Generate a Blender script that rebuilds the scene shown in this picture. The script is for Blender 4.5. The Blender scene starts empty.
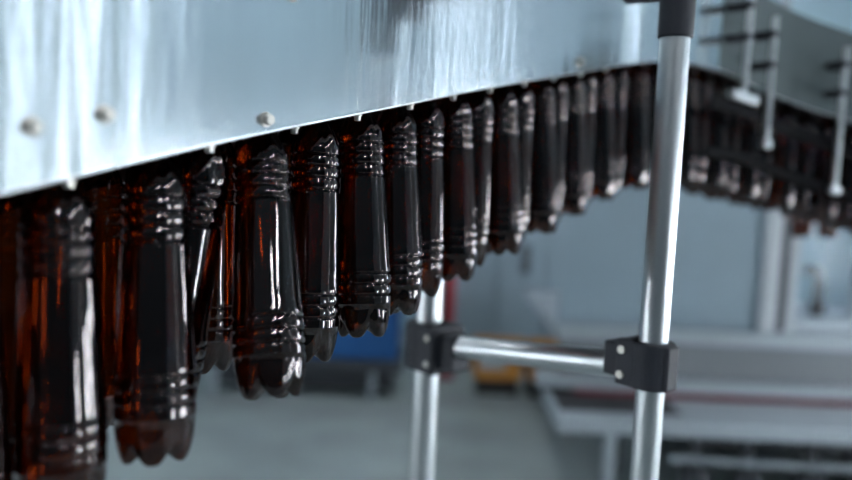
import bpy, bmesh, math, random
from mathutils import Vector, Matrix, Quaternion
from math import sin, cos, pi, radians

S = bpy.context.scene
COL = S.collection

# ------------------------------------------------------------ camera
cam_data = bpy.data.cameras.new('camera')
cam = bpy.data.objects.new('camera', cam_data)
COL.objects.link(cam)
S.camera = cam
cam_data.sensor_width = 36.0
cam_data.lens = 36.0 * 750.0 / 852.0
cam.location = (0, 0, 1.6)
cam.rotation_mode = 'QUATERNION'
q = Matrix.Rotation(radians(90 - 5), 4, 'X') @ Matrix.Rotation(radians(2.5), 4, 'Z')
cam.rotation_quaternion = q.to_quaternion()
cam_data.clip_start = 0.02
cam_data.dof.use_dof = True
cam_data.dof.focus_distance = 0.98
cam_data.dof.aperture_fstop = 1.38

# ------------------------------------------------------------ world + exposure
W = bpy.data.worlds.new('hall_daylight')
S.world = W
W.use_nodes = True
nt = W.node_tree
bg = nt.nodes['Background']
tc = nt.nodes.new('ShaderNodeTexCoord')
sep = nt.nodes.new('ShaderNodeSeparateXYZ')
rmp = nt.nodes.new('ShaderNodeValToRGB')
nt.links.new(tc.outputs['Generated'], sep.inputs[0])
nt.links.new(sep.outputs['Z'], rmp.inputs[0])
rmp.color_ramp.elements[0].position = 0.0
rmp.color_ramp.elements[0].color = (.10, .135, .165, 1)
rmp.color_ramp.elements[1].position = 0.9
rmp.color_ramp.elements[1].color = (.34, .44, .52, 1)
nt.links.new(rmp.outputs[0], bg.inputs[0])
bg.inputs[1].default_value = 0.55

S.view_settings.view_transform = 'Standard'
S.view_settings.look = 'None'
S.view_settings.gamma = 1.0
S.view_settings.use_curve_mapping = False
S.view_settings.exposure = -0.15
S.cycles.max_bounces = 14
S.cycles.transparent_max_bounces = 32
S.cycles.use_denoising = True
S.cycles.sample_clamp_indirect = 60.0


# ------------------------------------------------------------ materials
def mat(name, color, rough=.5, metal=0.0, noise=None, bump=None, spec=.5, emit=None, coat=0.0):
    """noise=(scale_xyz, amount) varies the colour; bump=(scale_xyz, strength)"""
    m = bpy.data.materials.new(name)
    m.use_nodes = True
    n = m.node_tree.nodes
    l = m.node_tree.links
    b = n['Principled BSDF']
    b.inputs['Base Color'].default_value = (*color, 1)
    b.inputs['Roughness'].default_value = rough
    b.inputs['Metallic'].default_value = metal
    b.inputs['Specular IOR Level'].default_value = spec
    b.inputs['Coat Weight'].default_value = coat
    if emit:
        b.inputs['Emission Color'].default_value = (*emit[:3], 1)
        b.inputs['Emission Strength'].default_value = emit[3]

    def tex(scale, detail=4):
        t = n.new('ShaderNodeTexCoord')
        mp = n.new('ShaderNodeMapping')
        mp.inputs['Scale'].default_value = scale
        nz = n.new('ShaderNodeTexNoise')
        nz.inputs['Scale'].default_value = 1.0
        nz.inputs['Detail'].default_value = detail
        l.new(t.outputs['Object'], mp.inputs[0])
        l.new(mp.outputs[0], nz.inputs['Vector'])
        return nz
    if noise:
        nz = tex(noise[0])
        r = n.new('ShaderNodeValToRGB')
        a = noise[1]
        r.color_ramp.elements[0].position = .3
        r.color_ramp.elements[1].position = .7
        r.color_ramp.elements[0].color = tuple(c * (1 - a) for c in color) + (1,)
        r.color_ramp.elements[1].color = tuple(min(1, c * (1 + a)) for c in color) + (1,)
        l.new(nz.outputs[0], r.inputs[0])
        l.new(r.outputs[0], b.inputs['Base Color'])
    if bump:
        nz = tex(bump[0], 3)
        bp = n.new('ShaderNodeBump')
        bp.inputs['Strength'].default_value = bump[1]
        bp.inputs['Distance'].default_value = .01
        l.new(nz.outputs[0], bp.inputs['Height'])
        l.new(bp.outputs[0], b.inputs['Normal'])
    return m


def amber_plastic(name, tint, rough=.035):
    """thin-walled tinted PET: every wall crossed filters the light, Fresnel-like gloss on top"""
    m = bpy.data.materials.new(name)
    m.use_nodes = True
    n = m.node_tree.nodes
    l = m.node_tree.links
    n.remove(n['Principled BSDF'])
    out = n['Material Output']
    lw = n.new('ShaderNodeLayerWeight')
    lw.inputs['Blend'].default_value = .5
    tr = n.new('ShaderNodeBsdfTransparent')
    cr = n.new('ShaderNodeValToRGB')
    cr.color_ramp.elements[0].color = (*tint, 1)
    cr.color_ramp.elements[1].color = (tint[0] ** 2.2, tint[1] ** 2.2, tint[2] ** 2.2, 1)
    cr.color_ramp.elements[0].position = .1
    l.new(lw.outputs['Facing'], cr.inputs[0])
    l.new(cr.outputs[0], tr.inputs[0])
    gl = n.new('ShaderNodeBsdfGlossy')
    gl.inputs['Roughness'].default_value = rough
    gl.inputs['Color'].default_value = (1, .94, .95, 1)
    pw = n.new('ShaderNodeMath')
    pw.operation = 'POWER'
    pw.inputs[1].default_value = 4.0
    l.new(lw.outputs['Facing'], pw.inputs[0])
    ma = n.new('ShaderNodeMath')
    ma.operation = 'MULTIPLY_ADD'
    ma.inputs[1].default_value = .7
    ma.inputs[2].default_value = .042
    l.new(pw.outputs[0], ma.inputs[0])
    # the inner side of the far wall mirrors more than the outer skin
    ge = n.new('ShaderNodeNewGeometry')
    m2 = n.new('ShaderNodeMath')
    m2.operation = 'MULTIPLY_ADD'
    m2.inputs[1].default_value = .07
    l.new(ge.outputs['Backfacing'], m2.inputs[0])
    l.new(ma.outputs[0], m2.inputs[2])
    mx = n.new('ShaderNodeMixShader')
    l.new(m2.outputs[0], mx.inputs[0])
    l.new(tr.outputs[0], mx.inputs[1])
    l.new(gl.outputs[0], mx.inputs[2])
    l.new(mx.outputs[0], out.inputs[0])
    # gentle waviness of blown plastic
    t = n.new('ShaderNodeTexCoord')
    mp = n.new('ShaderNodeMapping')
    mp.inputs['Scale'].default_value = (55, 55, 14)
    nz = n.new('ShaderNodeTexNoise')
    nz.inputs['Scale'].default_value = 1
    nz.inputs['Detail'].default_value = 2
    bp = n.new('ShaderNodeBump')
    bp.inputs['Strength'].default_value = .10
    bp.inputs['Distance'].default_value = .004
    l.new(t.outputs['Object'], mp.inputs[0])
    l.new(mp.outputs[0], nz.inputs['Vector'])
    l.new(nz.outputs[0], bp.inputs['Height'])
    l.new(bp.outputs[0], gl.inputs['Normal'])
    return m


def glass_sheet(name, tint, gloss=.12):
    m = bpy.data.materials.new(name)
    m.use_nodes = True
    n = m.node_tree.nodes
    l = m.node_tree.links
    n.remove(n['Principled BSDF'])
    tr = n.new('ShaderNodeBsdfTransparent')
    tr.inputs[0].default_value = (*tint, 1)
    gl = n.new('ShaderNodeBsdfGlossy')
    gl.inputs['Roughness'].default_value = .15
    mx = n.new('ShaderNodeMixShader')
    mx.inputs[0].default_value = gloss
    l.new(tr.outputs[0], mx.inputs[1])
    l.new(gl.outputs[0], mx.inputs[2])
    l.new(mx.outputs[0], n['Material Output'].inputs[0])
    return m


M = {
    'sheet': mat('brushed_sheet_steel', (.70, .77, .81), .17, 1.0, noise=((6, 6, 1.2), .10), bump=((18, 18, 2.0), .22)),
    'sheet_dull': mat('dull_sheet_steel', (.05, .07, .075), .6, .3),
    'inner': mat('dark_channel', (.015, .014, .016), .6, .0),
    'bolt': mat('zinc_bolt', (.42, .41, .38), .32, .85),
    'lip': mat('lip_steel', (.45, .48, .50), .35, 1.0),
    'tube': mat('steel_tube', (.50, .53, .55), .36, 1.0, bump=((90, 90, 4), .08)),
    'clamp': mat('black_clamp_plastic', (.016, .018, .025), .6, spec=.3),
    'rail_black': mat('black_guide_plastic', (.006, .006, .007), .9, spec=.05),
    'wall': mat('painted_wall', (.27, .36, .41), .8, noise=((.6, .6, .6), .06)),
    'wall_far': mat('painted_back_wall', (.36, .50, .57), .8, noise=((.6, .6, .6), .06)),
    'floor': mat('concrete_floor', (.25, .29, .29), .5, noise=((1.1, 1.6, 1), .30), bump=((6, 6, 6), .1)),
    'cabinet': mat('pale_cabinet', (.20, .265, .31), .6, noise=((1.2, 1.2, 1.2), .04)),
    'machine': mat('pale_machine_paint', (.24, .27, .30), .5),
    'machine_dark': mat('machine_dark_grey', (.05, .055, .065), .6),  # one even dark grey for skirt, legs, motors, plinth and trolley decks
    'steel': mat('satin_steel', (.30, .34, .37), .45, .4),
    'blue': mat('blue_plastic', (.012, .10, .30), .45),
    'red': mat('red_paint', (.28, .012, .02), .5),
    'redline': mat('dark_red_rubber', (.10, .02, .03), .6),
    'orange': mat('orange_plastic', (.50, .22, .04), .6),
    'apron': mat('grey_apron_paint', (.15, .165, .18), .6),
    'white': mat('white_board', (.38, .41, .44), .6),
    'black': mat('black_rubber', (.012, .013, .016), .7),
    'amber': amber_plastic('amber_bottle_plastic', (.28, .095, .026)),
    'glass': glass_sheet('guard_glass', (.90, .94, .97), .02),
    'glow_panel': mat('added_glow_panel', (.9, .95, 1), .4, emit=(.90, .95, 1.0, 110.0)),  # unseen glowing panel, added to put highlights on the bottles
    'glow_panel_high': mat('added_glow_panel_high', (.9, .95, 1), .4, emit=(.88, .94, 1.0, 13.0)),  # unseen narrow glowing panel, added for streaks on the steel cover
    'lamp': mat('lamp_tube', (1, 1, 1), .4, emit=(.93, .97, 1.0, 220.0)),
    'housing': mat('lamp_housing', (.6, .62, .64), .5),
}


b = M['sheet'].node_tree.nodes['Principled BSDF']
b.inputs['Anisotropic'].default_value = .15
tg = M['sheet'].node_tree.nodes.new('ShaderNodeTangent')
tg.direction_type = 'RADIAL'
tg.axis = 'Z'
M['sheet'].node_tree.links.new(tg.outputs[0], b.inputs['Tangent'])


# ------------------------------------------------------------ mesh helpers
def link_mesh(name, bm, material, parent=None, smooth=False, bevel=0):
    """verts are given in world metres; the object's origin sits at its parent's root"""
    org = Vector((0, 0, 0))
    p = parent
    while p is not None:
        org += p.location
        p = p.parent
    if parent is None:
        lo = [min(v.co[i] for v in bm.verts) for i in range(3)]
        hi = [max(v.co[i] for v in bm.verts) for i in range(3)]
        org = Vector(((lo[0] + hi[0]) / 2, (lo[1] + hi[1]) / 2, lo[2]))
    bmesh.ops.translate(bm, verts=bm.verts, vec=-org)
    bmesh.ops.recalc_face_normals(bm, faces=bm.faces)
    me = bpy.data.meshes.new(name)
    bm.to_mesh(me)
    bm.free()
    me.materials.append(material)
    o = bpy.data.objects.new(name, me)
    COL.objects.link(o)
    if parent is None:
        o.location = org
    else:
        o.parent = parent
    if smooth:
        for f in me.polygons:
            f.use_smooth = True
        md = o.modifiers.new('edge', 'EDGE_SPLIT')
        md.split_angle = radians(38)
    if bevel:
        b = o.modifiers.new('bevel', 'BEVEL')
        b.width = bevel
        b.segments = 2
        b.limit_method = 'ANGLE'
    return o


def root(name, loc, label, cat, group=None):
    o = bpy.data.objects.new(name, None)
    COL.objects.link(o)
    o.location = loc
    o.empty_display_size = .05
    tag(o, label, cat, group)
    return o


def tag(o, label, cat, group=None):
    o['label'] = label
    o['category'] = cat
    if group:
        o['group'] = group
    return o


def struct(o):
    o['kind'] = 'structure'
    return o


def B():
    return bmesh.new()


def box(bm, lo, hi, rot=None, centre=None):
    lo = Vector(lo)
    hi = Vector(hi)
    r = bmesh.ops.create_cube(bm, size=1.0)
    mt = Matrix.Translation((lo + hi) / 2) @ Matrix.Diagonal((*(hi - lo), 1))
    bmesh.ops.transform(bm, matrix=mt, verts=r['verts'])
    if rot is not None:
        c = Vector(centre) if centre is not None else (lo + hi) / 2
        bmesh.ops.transform(bm, matrix=Matrix.Translation(c) @ rot.to_4x4() @ Matrix.Translation(-c), verts=r['verts'])
    return r['verts']


def obox(bm, c, ax, ay, az, sx, sy, sz):
    """box centred at c with axes ax, ay, az and full sizes"""
    r = bmesh.ops.create_cube(bm, size=1.0)
    m = Matrix((ax * sx, ay * sy, az * sz)).transposed().to_4x4()
    bmesh.ops.transform(bm, matrix=Matrix.Translation(c) @ m, verts=r['verts'])


def tube(bm, a, b, r, n=24, r2=None):
    a = Vector(a)
    b = Vector(b)
    d = b - a
    m = Matrix.Translation((a + b) / 2) @ Vector((0, 0, 1)).rotation_difference(d).to_matrix().to_4x4()
    bmesh.ops.create_cone(bm, cap_ends=True, segments=n, radius1=r, radius2=r if r2 is None else r2,
                          depth=d.length, matrix=m)


def pipe(bm, pts, r, n=10):
    pts = [Vector(p) for p in pts]
    rings = []
    up = Vector((0.3, .2, 1)).normalized()
    for i, p in enumerate(pts):
        t = (pts[min(i + 1, len(pts) - 1)] - pts[max(i - 1, 0)]).normalized()
        u = t.cross(up).normalized()
        v = t.cross(u)
        rings.append([bm.verts.new(p + (u * cos(2 * pi * k / n) + v * sin(2 * pi * k / n)) * r) for k in range(n)])
    for a, b in zip(rings, rings[1:]):
        for k in range(n):
            bm.faces.new((a[k], a[(k + 1) % n], b[(k + 1) % n], b[k]))
    bm.faces.new(rings[0])
    bm.faces.new(rings[-1])


# ------------------------------------------------------------ the conveyor's run
CTRL = [(-0.43, 0.587, 1.557), (-0.379, 0.664, 1.578), (-0.294, 0.793, 1.616), (-0.217, 0.911, 1.648),
        (-0.096, 1.094, 1.695), (-0.004, 1.235, 1.732), (0.105, 1.4, 1.773), (0.234, 1.595, 1.82),
        (0.404, 1.851, 1.882), (0.567, 2.006, 1.919), (0.755, 2.169, 1.927), (0.901, 2.278, 1.902),
        (1.028, 2.355, 1.877), (1.162, 2.403, 1.852), (1.345, 2.429, 1.813), (1.579, 2.444, 1.758),
        (1.855, 2.459, 1.700), (2.3, 2.47, 1.60)]


def dense_path():
    c = [Vector(p) for p in CTRL]
    c = [c[0] * 2 - c[1]] + c + [c[-1] * 2 - c[-2]]
    out = []
    for i in range(1, len(c) - 2):
        p0, p1, p2, p3 = c[i - 1:i + 3]
        for k in range(12):
            t = k / 12
            out.append(.5 * ((2 * p1) + (-p0 + p2) * t + (2 * p0 - 5 * p1 + 4 * p2 - p3) * t * t
                             + (-p0 + 3 * p1 - 3 * p2 + p3) * t ** 3))
    out.append(c[-2])
    for _ in range(14):            # a rolled sheet bends smoothly
        out = [out[0]] + [(out[i - 1] + out[i] * 2 + out[i + 1]) / 4 for i in range(1, len(out) - 1)] + [out[-1]]
    return out


PATH = dense_path()
CUM = [0.0]
for a, b in zip(PATH, PATH[1:]):
    CUM.append(CUM[-1] + (b - a).length)
LEN = CUM[-1]


def at(s):
    """point on the centre line (height of the cover's lower edge), tangent, camera-side normal"""
    s = max(-.4, min(LEN, s))
    if s < 0:
        t = (PATH[1] - PATH[0]).normalized()
        p = PATH[0] + t * s
    else:
        i = 0
        while i < len(CUM) - 2 and CUM[i + 1] < s:
            i += 1
        u = (s - CUM[i]) / (CUM[i + 1] - CUM[i])
        p = PATH[i].lerp(PATH[i + 1], u)
        j = max(1, min(len(PATH) - 2, i))
        t = (PATH[j + 1] - PATH[j - 1]).normalized()
    h = Vector((t.x, t.y, 0)).normalized()
    return p, t, Vector((h.y, -h.x, 0))


def ribbon(bm, s0, s1, off0, off1, h0, h1, step=.03):
    """solid strip following the run, cross-section off0..off1 by h0..h1"""
    n = max(1, int(round((s1 - s0) / step)))
    rings = []
    for i in range(n + 1):
        p, t, nm = at(s0 + (s1 - s0) * i / n)
        q4 = [p + nm * off0 + Vector((0, 0, h0)), p + nm * off1 + Vector((0, 0, h0)),
              p + nm * off1 + Vector((0, 0, h1)), p + nm * off0 + Vector((0, 0, h1))]
        rings.append([bm.verts.new(v) for v in q4])
    for a, b in zip(rings, rings[1:]):
        for k in range(4):
            bm.faces.new((a[k], a[(k + 1) % 4], b[(k + 1) % 4], b[k]))
    bm.faces.new(rings[0])
    bm.faces.new(rings[-1])


# ------------------------------------------------------------ the hall
bm = B(); box(bm, (-6.2, -3, -.1), (5.2, 7.4, 0))
struct(link_mesh('floor', bm, M['floor']))
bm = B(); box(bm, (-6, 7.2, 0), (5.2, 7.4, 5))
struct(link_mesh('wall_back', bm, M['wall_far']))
# side walls with openings for added glowing panels: (y0, y1, z0, z1, panel material)


def side_wall(name, x, sgn, glow_slots, first):
    bm = B()
    xa, xb = sorted((x, x + sgn * .2))
    ys = [-3.0] + [v for w in glow_slots for v in w[:2]] + [7.2]
    for i in range(0, len(ys), 2):
        box(bm, (xa, ys[i], 0), (xb, ys[i + 1], 5))
    for a, b, z0, z1, m in glow_slots:
        box(bm, (xa, a, 0), (xb, b, z0))
        box(bm, (xa, a, z1), (xb, b, 5))
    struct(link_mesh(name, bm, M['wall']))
    for i, (a, b, z0, z1, m) in enumerate(glow_slots):
        fr = B()
        xa, xb = sorted((x, x + sgn * .1))
        e = min(.04, (b - a) * .2)
        for lo, hi in [((xa, a, z0), (xb, a + e, z1)), ((xa, b - e, z0), (xb, b, z1)),
                       ((xa, a, z0), (xb, b, z0 + .04)), ((xa, a, z1 - .04), (xb, b, z1))]:
            box(fr, lo, hi)
        w = struct(link_mesh('glow_frame_%d' % (first + i), fr, M['housing']))  # frame around an added glowing panel, out of view
        xa, xb = sorted((x + sgn * .11, x + sgn * .13))
        pb = B(); box(pb, (xa, a + .01, z0 + .03), (xb, b - .01, z1 - .03))
        link_mesh('glow_panel', pb, M[m], w)


side_wall('wall_right', 5.0, 1, [(-1.4, -1.1, .35, 1.35, 'glow_panel'), (.44, .54, .6, 3.7, 'glow_panel_high'),
                                 (1.25, 1.55, .35, 1.35, 'glow_panel'), (2.55, 2.85, .35, 1.35, 'glow_panel'),
                                 (3.50, 3.62, 1.2, 3.7, 'glow_panel_high'), (3.85, 4.25, .95, 2.2, 'glow_panel')], 1)
side_wall('wall_left', -6.0, -1, [(-2.1, -1.75, .35, 1.35, 'glow_panel'), (1.3, 1.6, .35, 1.35, 'glow_panel')], 7)  # added panels for highlights on the bottles' left sides
bm = B(); box(bm, (-6, 7.17, 0), (5.0, 7.2, .12))
struct(link_mesh('baseboard_back', bm, M['steel']))

# hanging lamps of the hall
LAMPS = [(2.6, -.6, 3.6, 0), (3.4, 1.6, 3.8, 0), (1.2, -1.5, 3.2, 0), (-1.6, -.8, 3.4, 0), (2.9, 4.6, 4.2, 0),
         (-2.2, 3.4, 4.0, 0), (.4, 4.8, 4.4, 0)]
LAMP_TEXT = ['over the aisle right of the camera', 'over the right aisle near the steel cover', 'behind the camera',
             'behind and left of the camera', 'over the pale filling machine', 'over the open floor at left',
             'in front of the tall cabinet']
for i, (x, y, z, r) in enumerate(LAMPS):
    L = root('ceiling_lamp', (x, y, z), 'long white tube lamp hanging ' + LAMP_TEXT[i], 'lamp', 'hanging hall lamps')
    b1 = B(); box(b1, (x - .10, y - .62, z + .03), (x + .10, y + .62, z + .08))
    link_mesh('housing', b1, M['housing'], L)
    b2 = B(); tube(b2, (x, y - .6, z), (x, y + .6, z), .013, 12)
    link_mesh('lamp_tube', b2, M['lamp'], L)
    for dy in (-.5, .5):
        b3 = B(); tube(b3, (x, y + dy, z + .08), (x, y + dy, 5.0), .004, 6)
        link_mesh('suspension_wire', b3, M['bolt'], L)

# ------------------------------------------------------------ air conveyor
p0, _, _ = at(0)
CV = root('air_conveyor', (p0.x, p0.y, p0.z),
          'overhead steel conveyor with brushed side cover, climbing then bending right, bottles hanging under it',
          'conveyor')
SEAMS = [-.35, .125, .90, 1.62, 2.02, LEN]
HC = .26
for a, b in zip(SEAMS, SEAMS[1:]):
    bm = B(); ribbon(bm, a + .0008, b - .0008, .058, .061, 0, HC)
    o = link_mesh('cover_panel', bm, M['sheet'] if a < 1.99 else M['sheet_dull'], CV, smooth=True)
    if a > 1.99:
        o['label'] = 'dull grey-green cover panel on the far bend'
bm = B(); ribbon(bm, -.35, LEN, .050, .0612, -.0022, .0)
link_mesh('cover_lip', bm, M['lip'], CV, smooth=True)
bm = B(); ribbon(bm, -.35, LEN, -.158, -.155, -.060, HC)
link_mesh('rear_panel', bm, M['inner'], CV, smooth=True)
bm = B(); ribbon(bm, -.35, LEN, -.158, .061, HC, HC + .003)
link_mesh('top_panel', bm, M['sheet_dull'], CV, smooth=True)
for o0, o1 in ((.018, .057), (-.082, -.018), (-.154, -.118)):
    bm = B()
    ribbon(bm, -.35, LEN, o0, o1, .003, .005)
    link_mesh('neck_guide', bm, M['inner'], CV, smooth=True)
for o0, o1 in ((.050, .0575), (-.1545, -.147)):
    bm = B()
    ribbon(bm, -.35, LEN, o0, o1, .005, .05)
    link_mesh('inner_channel', bm, M['inner'], CV, smooth=True)


def bolt(parent, c, d, r=.006, h=.008, washer=True, name='bolt'):
    bm = B()
    c = Vector(c)
    d = Vector(d).normalized()
    if washer:
        tube(bm, c, c + d * .0018, r * 1.35, 20)
    tube(bm, c, c + d * h, r, 6)
    return link_mesh(name, bm, M['bolt'], parent, smooth=False, bevel=.0006)


# studs standing out under the lip
for s in (.128, .288, .418, .538, .66, .78, .90, 1.03, 1.16, 1.30, 1.45):
    p, t, n = at(s)
    bolt(CV, p + n * .0535 + Vector((0, 0, -.003)), (0, 0, -1), .0045, .008, True, 'stud')
# bolts on the face of the cover
for s, h, r in ((.090, .048, .0065), (.158, .048, .0065), (.362, .013, .0065), (.90, .165, .0065), (1.27, .02, .0085),
                (1.66, .17, .0085), (.40, .15, .0065)):
    p, t, n = at(s)
    bolt(CV, p + n * .061 + Vector((0, 0, h)), n, r, .009)
# the square clip near the upper edge
p, t, n = at(.49)
bm = B(); obox(bm, p + n * .065 + Vector((0, 0, .158)), t, n, Vector((0, 0, 1)), .03, .008, .010)
link_mesh('clip', bm, M['bolt'], CV, bevel=.001)

# black side guides below the cover on the bend, with the rods that hold them
for off, h in ((.112, -.105), (.112, -.235), (-.165, -.105)):
    bm = B()
    ribbon(bm, 1.66 if off < 0 else 1.90, LEN, off - .005, off + .005, h - .014, h + .014)
    link_mesh('guide_rail', bm, M['rail_black'], CV, smooth=True)
for s, top, bot in ((2.05, .19, -.075), (2.19, .15, -.175), (2.555, .16, -.235)):
    p, t, n = at(s)
    for h in (top - .02, top - .105):
        bm = B(); obox(bm, p + n * .098 + Vector((0, 0, h)), t, n, Vector((0, 0, 1)), .035, .074, .018)
        link_mesh('rod_bracket', bm, M['clamp'], CV, bevel=.003)
    bm = B(); tube(bm, p + n * .126 + Vector((0, 0, top + .03)), p + n * .126 + Vector((0, 0, bot)), .0085, 14)
    link_mesh('hanger_rod', bm, M['tube'], CV, smooth=True)
    bm = B(); obox(bm, p + n * .126 + Vector((0, 0, bot)), t, n, Vector((0, 0, 1)), .13 if s < 2.06 else .03, .022, .022)
    link_mesh('rod_foot', bm, M['tube'], CV, bevel=.002)


# ------------------------------------------------------------ the bottles
def bottle_mesh():
    """origin at the neck ring; the foot is 0.335 m lower.  Petaloid foot, three lower ribs, smooth waist, ribbed top."""
    H = .341
    SEG = 80
    bm = B()
    prof = []                      # (height above foot, radius, flute amount)
    R = .0405

    def rib(z, centre, w, a):
        return a * math.exp(-((z - centre) / w) ** 2)
    z = .046
    while z < .2785:
        if z < .096:
            r = R
            for c in (.0585, .0735, .0885):
                r -= rib(z, c, .0013, .0019)
            r += rib(z, .066, .005, .0006) + rib(z, .081, .005, .0006)
        elif z < .222:
            u = (z - .096) / (.222 - .096)
            r = R - .0010 - .0052 * u ** 1.2
        else:
            r = .0330
            for c in (.2245, .2400, .2550, .2700):
                r -= rib(z, c, .0014, .0021)
            for c in (.2322, .2475, .2625):
                r += rib(z, c, .004, .0008)
        prof.append((z, r, 0))
        z += .0007 if (z < .095 or z > .219) else .009
    z = .2785
    for k in range(1, 19):         # shoulder
        u = k / 18
        r = .0345 * (1 - u) ** 0.9 * .62 + .0345 * .38 if u < 1 else .0131
        r = .0132 + (.0328 - .0132) * (1 - u ** 1.45)
        prof.append((z + u * .043, r, (.0010 * sin(pi * min(1, u * 1.15))) if u < .86 else 0))
    prof += [(.3235, .0131, 0), (.3275, .0130, 0), (.3385, .0130, 0), (.3398, .0195, 0), (.3422, .0195, 0),
             (.3430, .0130, 0), (.3460, .0130, 0), (.3472, .0141, 0), (.3484, .0130, 0), (.3510, .0130, 0),
             (.3522, .0141, 0), (.3534, .0130, 0), (.3600, .0127, 0)]
    rings = []
    # foot: blend of a round valley profile and five feet
    NB = 16
    for j in range(1, NB + 1):
        u = j / NB
        ring = []
        for k in range(SEG):
            th = 2 * pi * k / SEG
            w = .5 + .5 * cos(5 * th)
            w = 1 - (1 - w ** .62) ** 1.6
            # foot line
            if u < .45:
                fr, fz = .0245 * u / .45, .010 - .010 * (u / .45) ** 2.2
            elif u < .62:
                fr, fz = .0245 + .0055 * (u - .45) / .17, .0
            else:
                v = (u - .62) / .38
                fr = .0300 + (.0403 - .0300) * sin(v * pi / 2)
                fz = .046 * (1 - cos(v * pi / 2)) ** .82
            a = u * pi / 2
            vr, vz = .0405 * sin(a), .009 + .037 * (1 - cos(a)) ** 1.4
            if u > .7:
                b2 = (u - .7) / .3
                vr = vr * (1 - .055 * sin(b2 * pi))
            r = vr + (fr - vr) * w
            zz = vz + (fz - vz) * w
            ring.append(bm.verts.new((r * cos(th), r * sin(th), zz - H)))
        rings.append(ring)
    for z, r, fl in prof:
        ring = []
        for k in range(SEG):
            th = 2 * pi * k / SEG
            rr = r + fl * (abs(sin(4 * th)) * 2 - 1.2)
            ring.append(bm.verts.new((rr * cos(th), rr * sin(th), z - H)))
        rings.append(ring)
    c = bm.verts.new((0, 0, .010 - H))
    for k in range(SEG):
        bm.faces.new((c, rings[0][(k + 1) % SEG], rings[0][k]))
    for a, b in zip(rings, rings[1:]):
        for k in range(SEG):
            bm.faces.new((a[k], a[(k + 1) % SEG], b[(k + 1) % SEG], b[k]))
    bmesh.ops.recalc_face_normals(bm, faces=bm.faces)
    me = bpy.data.meshes.new('bottle')
    bm.to_mesh(me)
    bm.free()
    for f in me.polygons:
        f.use_smooth = True
    me.materials.append(M['amber'])
    return me


BOTTLE = bottle_mesh()
rnd = random.Random(7)

# (distance along the run, swing towards the camera side, swing along the run, label)
NEAR = [
    (-.110, .03, -.02, 1, 'amber bottle hanging beyond the left picture edge'),
    (-.026, .03, -.02, 1, 'amber bottle just beyond the left picture edge'),
    (.056, .02, .0, 1, 'amber bottle cut by the left picture edge, nearest in the row'),
    (.150, .07, -.03, 1, 'large blurred amber bottle left of the seam in the cover, foot below the picture'),
    (.260, .11, -.07, 1, 'dark amber bottle with three rounded feet showing, second full one from the left'),
    (.335, -.06, -.15, 1, 'slanting amber bottle whose foot tips left, just before the sharp leaning one'),
    (.412, .30, -.20, 1, 'sharp amber bottle tilted towards the viewer, widest foot, in front of its neighbours'),
    (.520, .06, -.09, 1, 'amber bottle right of the widest tilted bottle and half hidden by it'),
    (.611, .13, -.09, 1, 'sharp upright amber bottle with two foot lobes hanging over the blue container'),
    (.698, .10, -.07, 1, 'amber bottle with bright streak on its right, above the left black clamp'),
    (.782, .02, -.02, 1, 'amber bottle showing a thin bright edge above the left steel post'),
]
bottles = []
ROW = []


DROP = .016
LANE = -.100


def place_bottle(s, a, b, front, label, group, lane=0.0):
    ROW.append([s, a, b, label, group, front, lane])


def frame_of(s, lane):
    p, t, n = at(s)
    return p + n * lane + Vector((0, 0, .0303 - DROP)), Vector((t.x, t.y, 0)).normalized(), n


# height of test discs below the neck ring and the bottle's radius there
DISCS = [(.045, .025), (.060, .032), (.080, .0338), (.106, .0340), (.14, .0348), (.18, .0374), (.22, .0394),
         (.26, .0410), (.296, .0410), (.325, .030)]


def settle():
    """bottles crowd each other, so each swings until it only touches its neighbours"""
    rows = sorted(ROW, key=lambda r: r[0])
    fr = [frame_of(r[0], r[6]) for r in rows]
    sw = [[r[1], r[2]] for r in rows]

    def down(i):
        return (Vector((0, 0, -1)) + fr[i][2] * sw[i][0] + fr[i][1] * sw[i][1]).normalized()
    for it in range(260):
        for i in range(len(rows)):
            for j in range(i + 1, min(i + 7, len(rows))):
                di, dj = down(i), down(j)
                worst, wl, wv = 0, 0, None
                for L, r in DISCS:
                    pi_ = fr[i][0] + di * L
                    for L2, r2 in DISCS:
                        v = fr[j][0] + dj * L2 - pi_
                        if abs(v.z) > .02:
                            continue
                        v.z = 0
                        pen = r + r2 + .0006 - v.length
                        if pen > worst:
                            worst, wl, wv = pen, L, v
                if wv is None:
                    continue
                v = wv.normalized()
                k = worst * .5 / max(.1, wl)
                wi = .3 if rows[i][5] else 1.0
                wj = .3 if rows[j][5] else 1.0
                for m, sg, w in ((i, -1, wi / (wi + wj)), (j, 1, wj / (wi + wj))):
                    sw[m][0] += sg * 2 * k * w * v.dot(fr[m][2])
                    sw[m][1] += sg * 2 * k * w * v.dot(fr[m][1]) * .5
        if it < 220:
            for m, r in enumerate(rows):
                sw[m][1] += (r[2] - sw[m][1]) * .03
                sw[m][0] += (r[1] - sw[m][0]) * .03
    for i, r in enumerate(rows):
        o = bpy.data.objects.new('bottle', BOTTLE)
        COL.objects.link(o)
        qq = Vector((0, 0, -1)).rotation_difference(down(i))
        o.rotation_mode = 'QUATERNION'
        o.rotation_quaternion = qq @ Quaternion((0, 0, 1), rnd.random() * 2 * pi)
        o.location = fr[i][0]
        tag(o, r[3], 'bottle', r[4])
    return sw


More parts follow.
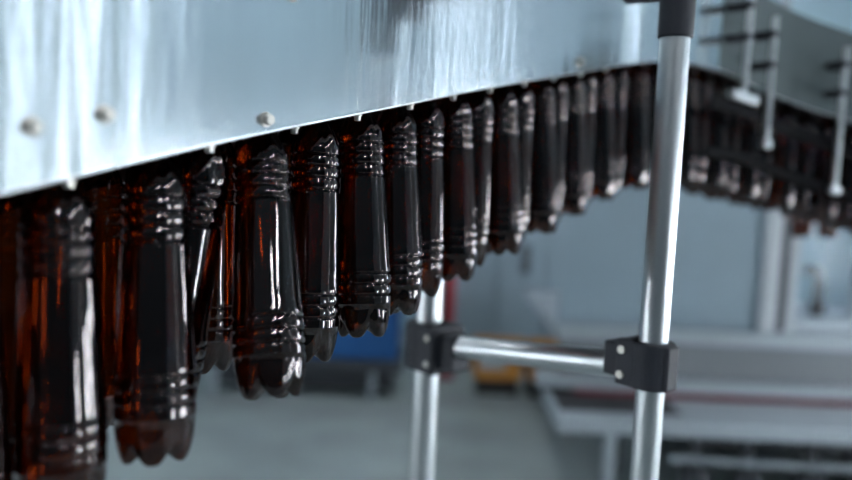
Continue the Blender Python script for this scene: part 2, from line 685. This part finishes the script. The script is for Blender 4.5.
G1 = 'amber bottles hanging in the near row'
for s, a, b, f, lab in NEAR:
    place_bottle(s, a, b, f, lab, G1)
ORD = ['first', 'second', 'third', 'fourth', 'fifth', 'sixth', 'seventh', 'eighth', 'ninth', 'tenth', 'eleventh']
s = .868
i = 0
while s < 1.72:
    place_bottle(s, .06 if i % 2 == 0 else -.02, rnd.uniform(-.02, .03), 1,
                 'blurred amber bottle, %s one past the left steel post' % ORD[i], G1)
    s += .0845
    i += 1
G2 = 'dark bottles on the far bend'
NUM = ['one', 'two', 'three', 'four', 'five', 'six', 'seven', 'eight', 'nine', 'ten', 'eleven', 'twelve', 'thirteen',
       'fourteen', 'fifteen', 'sixteen', 'seventeen']
i = 0
while s < 2.95:
    f = s < 1.95
    w1 = 'very dark blurred near-lane bottle on the far bend, %s past the tall post' % NUM[i]
    place_bottle(s, .03 if i % 2 == 0 else -.03, rnd.uniform(-.02, .02), 1, w1, G2)
    s += .082
    i += 1
# the second lane, behind the first
s = -.004
i = 0
while s < 2.95:
    if s < 0:
        lab, g = 'rear lane amber bottle beyond the left picture edge', 'rear lane bottles, left half'
    elif s < .86:
        lab, g = ('rear lane amber bottle behind the near ones, %s of ten from the left picture edge' % ORD[int(s / .086)],
                  'rear lane bottles, left half')
    elif s < 1.75:
        lab, g = ('blurred dark rear lane bottle, %s past the left steel post' % ORD[int((s - .85) / .086)],
                  'rear lane bottles between the posts')
    else:
        lab, g = ('very dark rear lane bottle on the far bend, %s past the tall post' % NUM[int((s - 1.715) / .086)],
                  'rear lane bottles on the bend')
    place_bottle(s, rnd.uniform(-.05, .01), rnd.uniform(-.03, .03), 0, lab, g, LANE)
    s += .086
    i += 1
settle()

# ------------------------------------------------------------ tube frame
FR = root('support_frame', (.376, 1.17, 0), 'steel tube support frame with black clamps in front of the conveyor', 'frame')
RX, RY = .370, 1.18
LX, LY = .014, 1.614
bm = B(); tube(bm, (RX, RY, .02), (RX, RY, 2.05), .0225, 40)
link_mesh('post', bm, M['tube'], FR, smooth=True)
bm = B(); tube(bm, (LX, LY, .02), (LX, LY, 2.3), .0275, 40)
link_mesh('post', bm, M['tube'], FR, smooth=True)
zb = 1.309
bd = (Vector((LX, LY, zb - .078)) - Vector((RX, RY, zb))).normalized()
bm = B(); tube(bm, Vector((RX, RY, zb)) + bd * .02, Vector((LX, LY, zb - .078)) - bd * .02, .0225, 32)
link_mesh('crossbar', bm, M['tube'], FR, smooth=True)
Zv = Vector((0, 0, 1))


def clamp(parent, c, d, rad, hh, k=1.0):
    """block around the post, stepped socket around the bar, two screws"""
    c = Vector(c)
    d = Vector(d)
    d.z = 0
    d.normalize()
    n = Vector((d.y, -d.x, 0))
    if n.y > 0:
        n = -n
    bm = B()
    tube(bm, c - Zv * hh, c + Zv * hh, rad + .013, 32)
    obox(bm, c + d * .022 * k, d, n, Zv, .05 * k, (rad + .010) * 2, hh * 2)
    obox(bm, c + d * .058 * k, d, n, Zv, .036 * k, .052, hh * 1.5)
    obox(bm, c - d * (rad + .010), d, n, Zv, .012, .03, hh * 1.9)
    o = link_mesh('clamp', bm, M['clamp'], parent, smooth=False, bevel=.003)
    for dz in (-1, 1):
        sb = B()
        q0 = c + d * .036 * k + n * (rad + .009) + Zv * dz * hh * .55
        tube(sb, q0, q0 + n * .004, .0065, 16)
        link_mesh('screw', sb, M['bolt'], o)
    return o


clamp(FR, (RX, RY, zb + .004), bd, .0225, .037)
clamp(FR, (LX, LY, zb - .078), -bd, .036, .050, 1.45)
# top joint of the right post with its arm to the cover
bm = B()
tube(bm, (RX, RY, 1.825), (RX, RY, 1.96), .027, 32)
arm_dir = Vector((-.84, .45, 0)).normalized()
obox(bm, Vector((RX, RY, 1.912)) + arm_dir * .035, arm_dir, arm_dir.cross(Zv), Zv, .10, .05, .05)
link_mesh('clamp', bm, M['clamp'], FR, bevel=.003)
q0 = Vector((RX, RY, 1.935))
bm = B(); tube(bm, q0 + arm_dir * .03, q0 + arm_dir * .27, .017, 24)
link_mesh('arm', bm, M['clamp'], FR, smooth=True)
for x, y in ((RX, RY), (LX, LY)):
    bm = B(); tube(bm, (x, y, 0), (x, y, .02), .06, 32)
    link_mesh('foot_plate', bm, M['bolt'], FR, smooth=True)

# ------------------------------------------------------------ filling machine at right
MX0, MX1 = .72, 4.6
MY = 4.0
FM = root('filling_machine', (2.6, MY + .6, 0),
          'long pale machine bench with glazed guards at right, blurred in the background', 'machine')


def part(name, m, boxes, parent, bevel=0, label=None):
    bm = B()
    for lo, hi in boxes:
        box(bm, lo, hi)
    o = link_mesh(name, bm, M[m], parent, bevel=bevel)
    if label:
        o['label'] = label
    return o


part('bench_rail', 'steel', [((MX0, MY - .03, .75), (MX1, MY + .02, .83))], FM, .008)
part('bench_top', 'machine', [((MX0, MY + .02, .77), (MX1, MY + 1.3, .81))], FM)
part('apron', 'apron', [((MX0 + .02, MY, .56), (MX1, MY + .03, .75))], FM)
part('lower_rail', 'steel', [((MX0 - .1, MY - .10, .50), (MX1, MY + .0, .56))], FM, .008)
part('red_strip', 'redline', [((MX0 + .1, MY - .12, .475), (MX1, MY + .0, .50))], FM)
part('shelf', 'steel', [((.66, 3.50, .395), (MX1, 3.98, .470))], FM, .008)
part('shelf_tray', 'black', [((.70, 3.62, .470), (1.30, 3.96, .474))], FM)
part('back_skirt', 'machine_dark', [((MX0 + .75, MY + .9, .0), (MX1, MY + .95, .7))], FM)
for x in (.92, 2.2, 3.2, 4.4):
    part('leg', 'steel', [((x, 3.56, 0), (x + .05, 3.61, .395))], FM)
for x in (1.05, 2.4, 3.5, 4.4):
    part('leg', 'machine_dark', [((x, MY + .05, 0), (x + .08, MY + .13, .5))], FM)
bm = B(); tube(bm, (1.3, 3.75, .20), (4.4, 3.75, .16), .022, 12)
link_mesh('pipe', bm, M['steel'], FM, smooth=True)
bm = B(); tube(bm, (1.5, 3.9, .25), (4.4, 3.9, .24), .03, 12)
link_mesh('pipe', bm, M['machine_dark'], FM, smooth=True)
for x in (1.45, 1.72, 2.05, 2.6):
    bm = B(); tube(bm, (x, 3.8, .0), (x, 3.8, .14), .07, 20); tube(bm, (x, 3.8, .14), (x, 3.8, .3), .03, 14)
    link_mesh('drive_motor', bm, M['machine_dark'], FM, smooth=True)
# guards
for x, w in ((1.83, .085), (1.965, .05), (2.335, .06), (3.2, .08), (4.4, .08)):
    part('guard_post', 'white', [((x, MY + .02, .81), (x + w, MY + .09, 2.3))], FM, .006)
part('guard_post', 'machine_dark', [((1.917, MY + .03, .81), (1.963, MY + .09, 2.3))], FM, label='dark guard post')
part('guard_beam', 'white', [((MX0 + .1, MY + .02, 2.3), (MX1, MY + .09, 2.38))], FM, .006)
part('guard_rail', 'steel', [((2.015, MY + .03, .85), (2.335, MY + .08, .91))], FM)
part('guard_panel', 'cabinet', [((MX0 + .02, MY + .05, .81), (1.83, MY + .07, 2.3))], FM, label='plain pale guard panel')
part('glass_panel', 'glass', [((2.015, MY + .05, .91), (2.335, MY + .058, 2.3))], FM)

# hooked tap seen between the guard posts
bm = B()
pipe(bm, [(2.520, 4.75, .81), (2.520, 4.75, 1.0), (2.515, 4.75, 1.06), (2.490, 4.75, 1.10), (2.450, 4.75, 1.105), (2.420, 4.75, 1.08)], .028, 12)
tube(bm, (2.520, 4.75, .81), (2.520, 4.75, .90), .045, 16)
tag(link_mesh('tap', bm, M['black'], smooth=True), 'small black hooked tap standing on the machine bench between guard posts', 'tap')

# second lower line of bottles behind the far run
RL = root('bottle_rail', (1.9, 3.1, 0), 'short dark rail behind the far run carrying a few orange-brown bottles', 'rail')
part('rail', 'rail_black', [((1.40, 3.16, 1.725), (1.95, 3.183, 1.737)), ((1.40, 3.217, 1.725), (1.95, 3.24, 1.737))], RL)
for x in (1.44, 1.86):
    part('hanger_rod', 'steel', [((x, 3.19, 1.755), (x + .03, 3.22, 4.9))], RL)
    part('bracket', 'steel', [((x, 3.15, 1.7371), (x + .04, 3.25, 1.755))], RL)
for k, x in enumerate((1.60, 1.712)):
    o = bpy.data.objects.new('bottle', BOTTLE)
    COL.objects.link(o)
    o.location = (x, 3.20, 1.7400)
    o.rotation_euler = (0, 0, k * .7)
    tag(o, ('orange-brown bottle hanging low behind the far run, %s of the pair between the posts'
            % ('left' if k == 0 else 'right')) if k < 2 else 'orange-brown bottle hanging behind the far run, past the right picture edge',
        'bottle', 'orange-brown bottles on the rear rail')

# ------------------------------------------------------------ cabinets, container, crates
CB = root('control_cabinet', (1.2, 6.4, 0), 'tall pale grey cabinet wall with narrow doors behind the crossbar', 'cabinet')
part('body', 'cabinet', [((.18, 6.2, .1), (3.0, 6.8, 2.0))], CB)
part('plinth', 'machine_dark', [((.22, 6.24, 0), (2.96, 6.76, .1))], CB)
xs = [.20, .60, 1.00, 1.75, 2.5]
for a, b in zip(xs, xs[1:]):
    d = part('door', 'cabinet', [((a + .012, 6.175, .14), (b - .012, 6.2, 1.96))], CB, .006)
    if a == .60:
        part('handle', 'machine_dark', [((b - .20, 6.155, .82), (b - .13, 6.175, 1.06))], d, label='dark grey door handle')

TR = root('trolley', (-.75, 5.4, 0), 'low dark trolley on pale legs standing on the concrete floor', 'trolley')
part('deck', 'machine_dark', [((-1.5, 5.15, .20), (-.13, 5.75, .27))], TR)
part('lower_deck', 'machine_dark', [((-1.45, 5.3, .04), (-.2, 5.7, .14))], TR)
for x in (-1.48, -.36):
    for y in (5.13, 5.7):
        part('leg', 'steel', [((x, y, 0), (x + .05, y + .05, .20))], TR)
BT = root('blue_container', (-.75, 5.45, .27), 'blue plastic container standing on the dark trolley', 'container')
bm = B(); box(bm, (-1.45, 5.2, .2705), (-.16, 5.7, .66))
link_mesh('tub', bm, M['blue'], BT, bevel=.03)
part('rim', 'blue', [((-1.48, 5.17, .645), (-.13, 5.73, .69))], BT, .01)

bm = B(); tube(bm, (.20, 5.85, .0), (.20, 5.85, 1.35), .048, 24)
rp = root('red_post', (.20, 5.85, 0), 'red upright post behind the left black clamp', 'post')
link_mesh('pole', bm, M['red'], rp, smooth=True)
bm = B(); tube(bm, (.20, 5.85, 0), (.20, 5.85, .03), .07, 24)
link_mesh('base_plate', bm, M['red'], rp, smooth=True)

for x0, x1, lab in ((.40, .74, 'orange crate with white board, left one of two under the crossbar'),
                    (.80, 1.16, 'orange crate with white board, right one of two under the crossbar')):
    c = root('crate', ((x0 + x1) / 2, 5.55, 0), lab, 'crate', 'orange crates by the cabinet')
    part('tray', 'orange', [((x0, 5.4, .14), (x1, 5.41, .36)), ((x0, 5.69, .14), (x1, 5.7, .36)),
                            ((x0, 5.41, .14), (x0 + .01, 5.69, .36)), ((x1 - .01, 5.41, .14), (x1, 5.69, .36)),
                            ((x0, 5.4, .12), (x1, 5.7, .14)), ((x0 - .015, 5.385, .36), (x1 + .015, 5.40, .44)), ((x0, 5.4, .36), (x1, 5.412, .44))], c)
    part('foot', 'black', [((x0 + .02, 5.42, 0), (x1 - .02, 5.68, .12))], c)
    part('board', 'white', [((x0 + .03, 5.385, .20), (x1 - .12, 5.40, .33))], c)
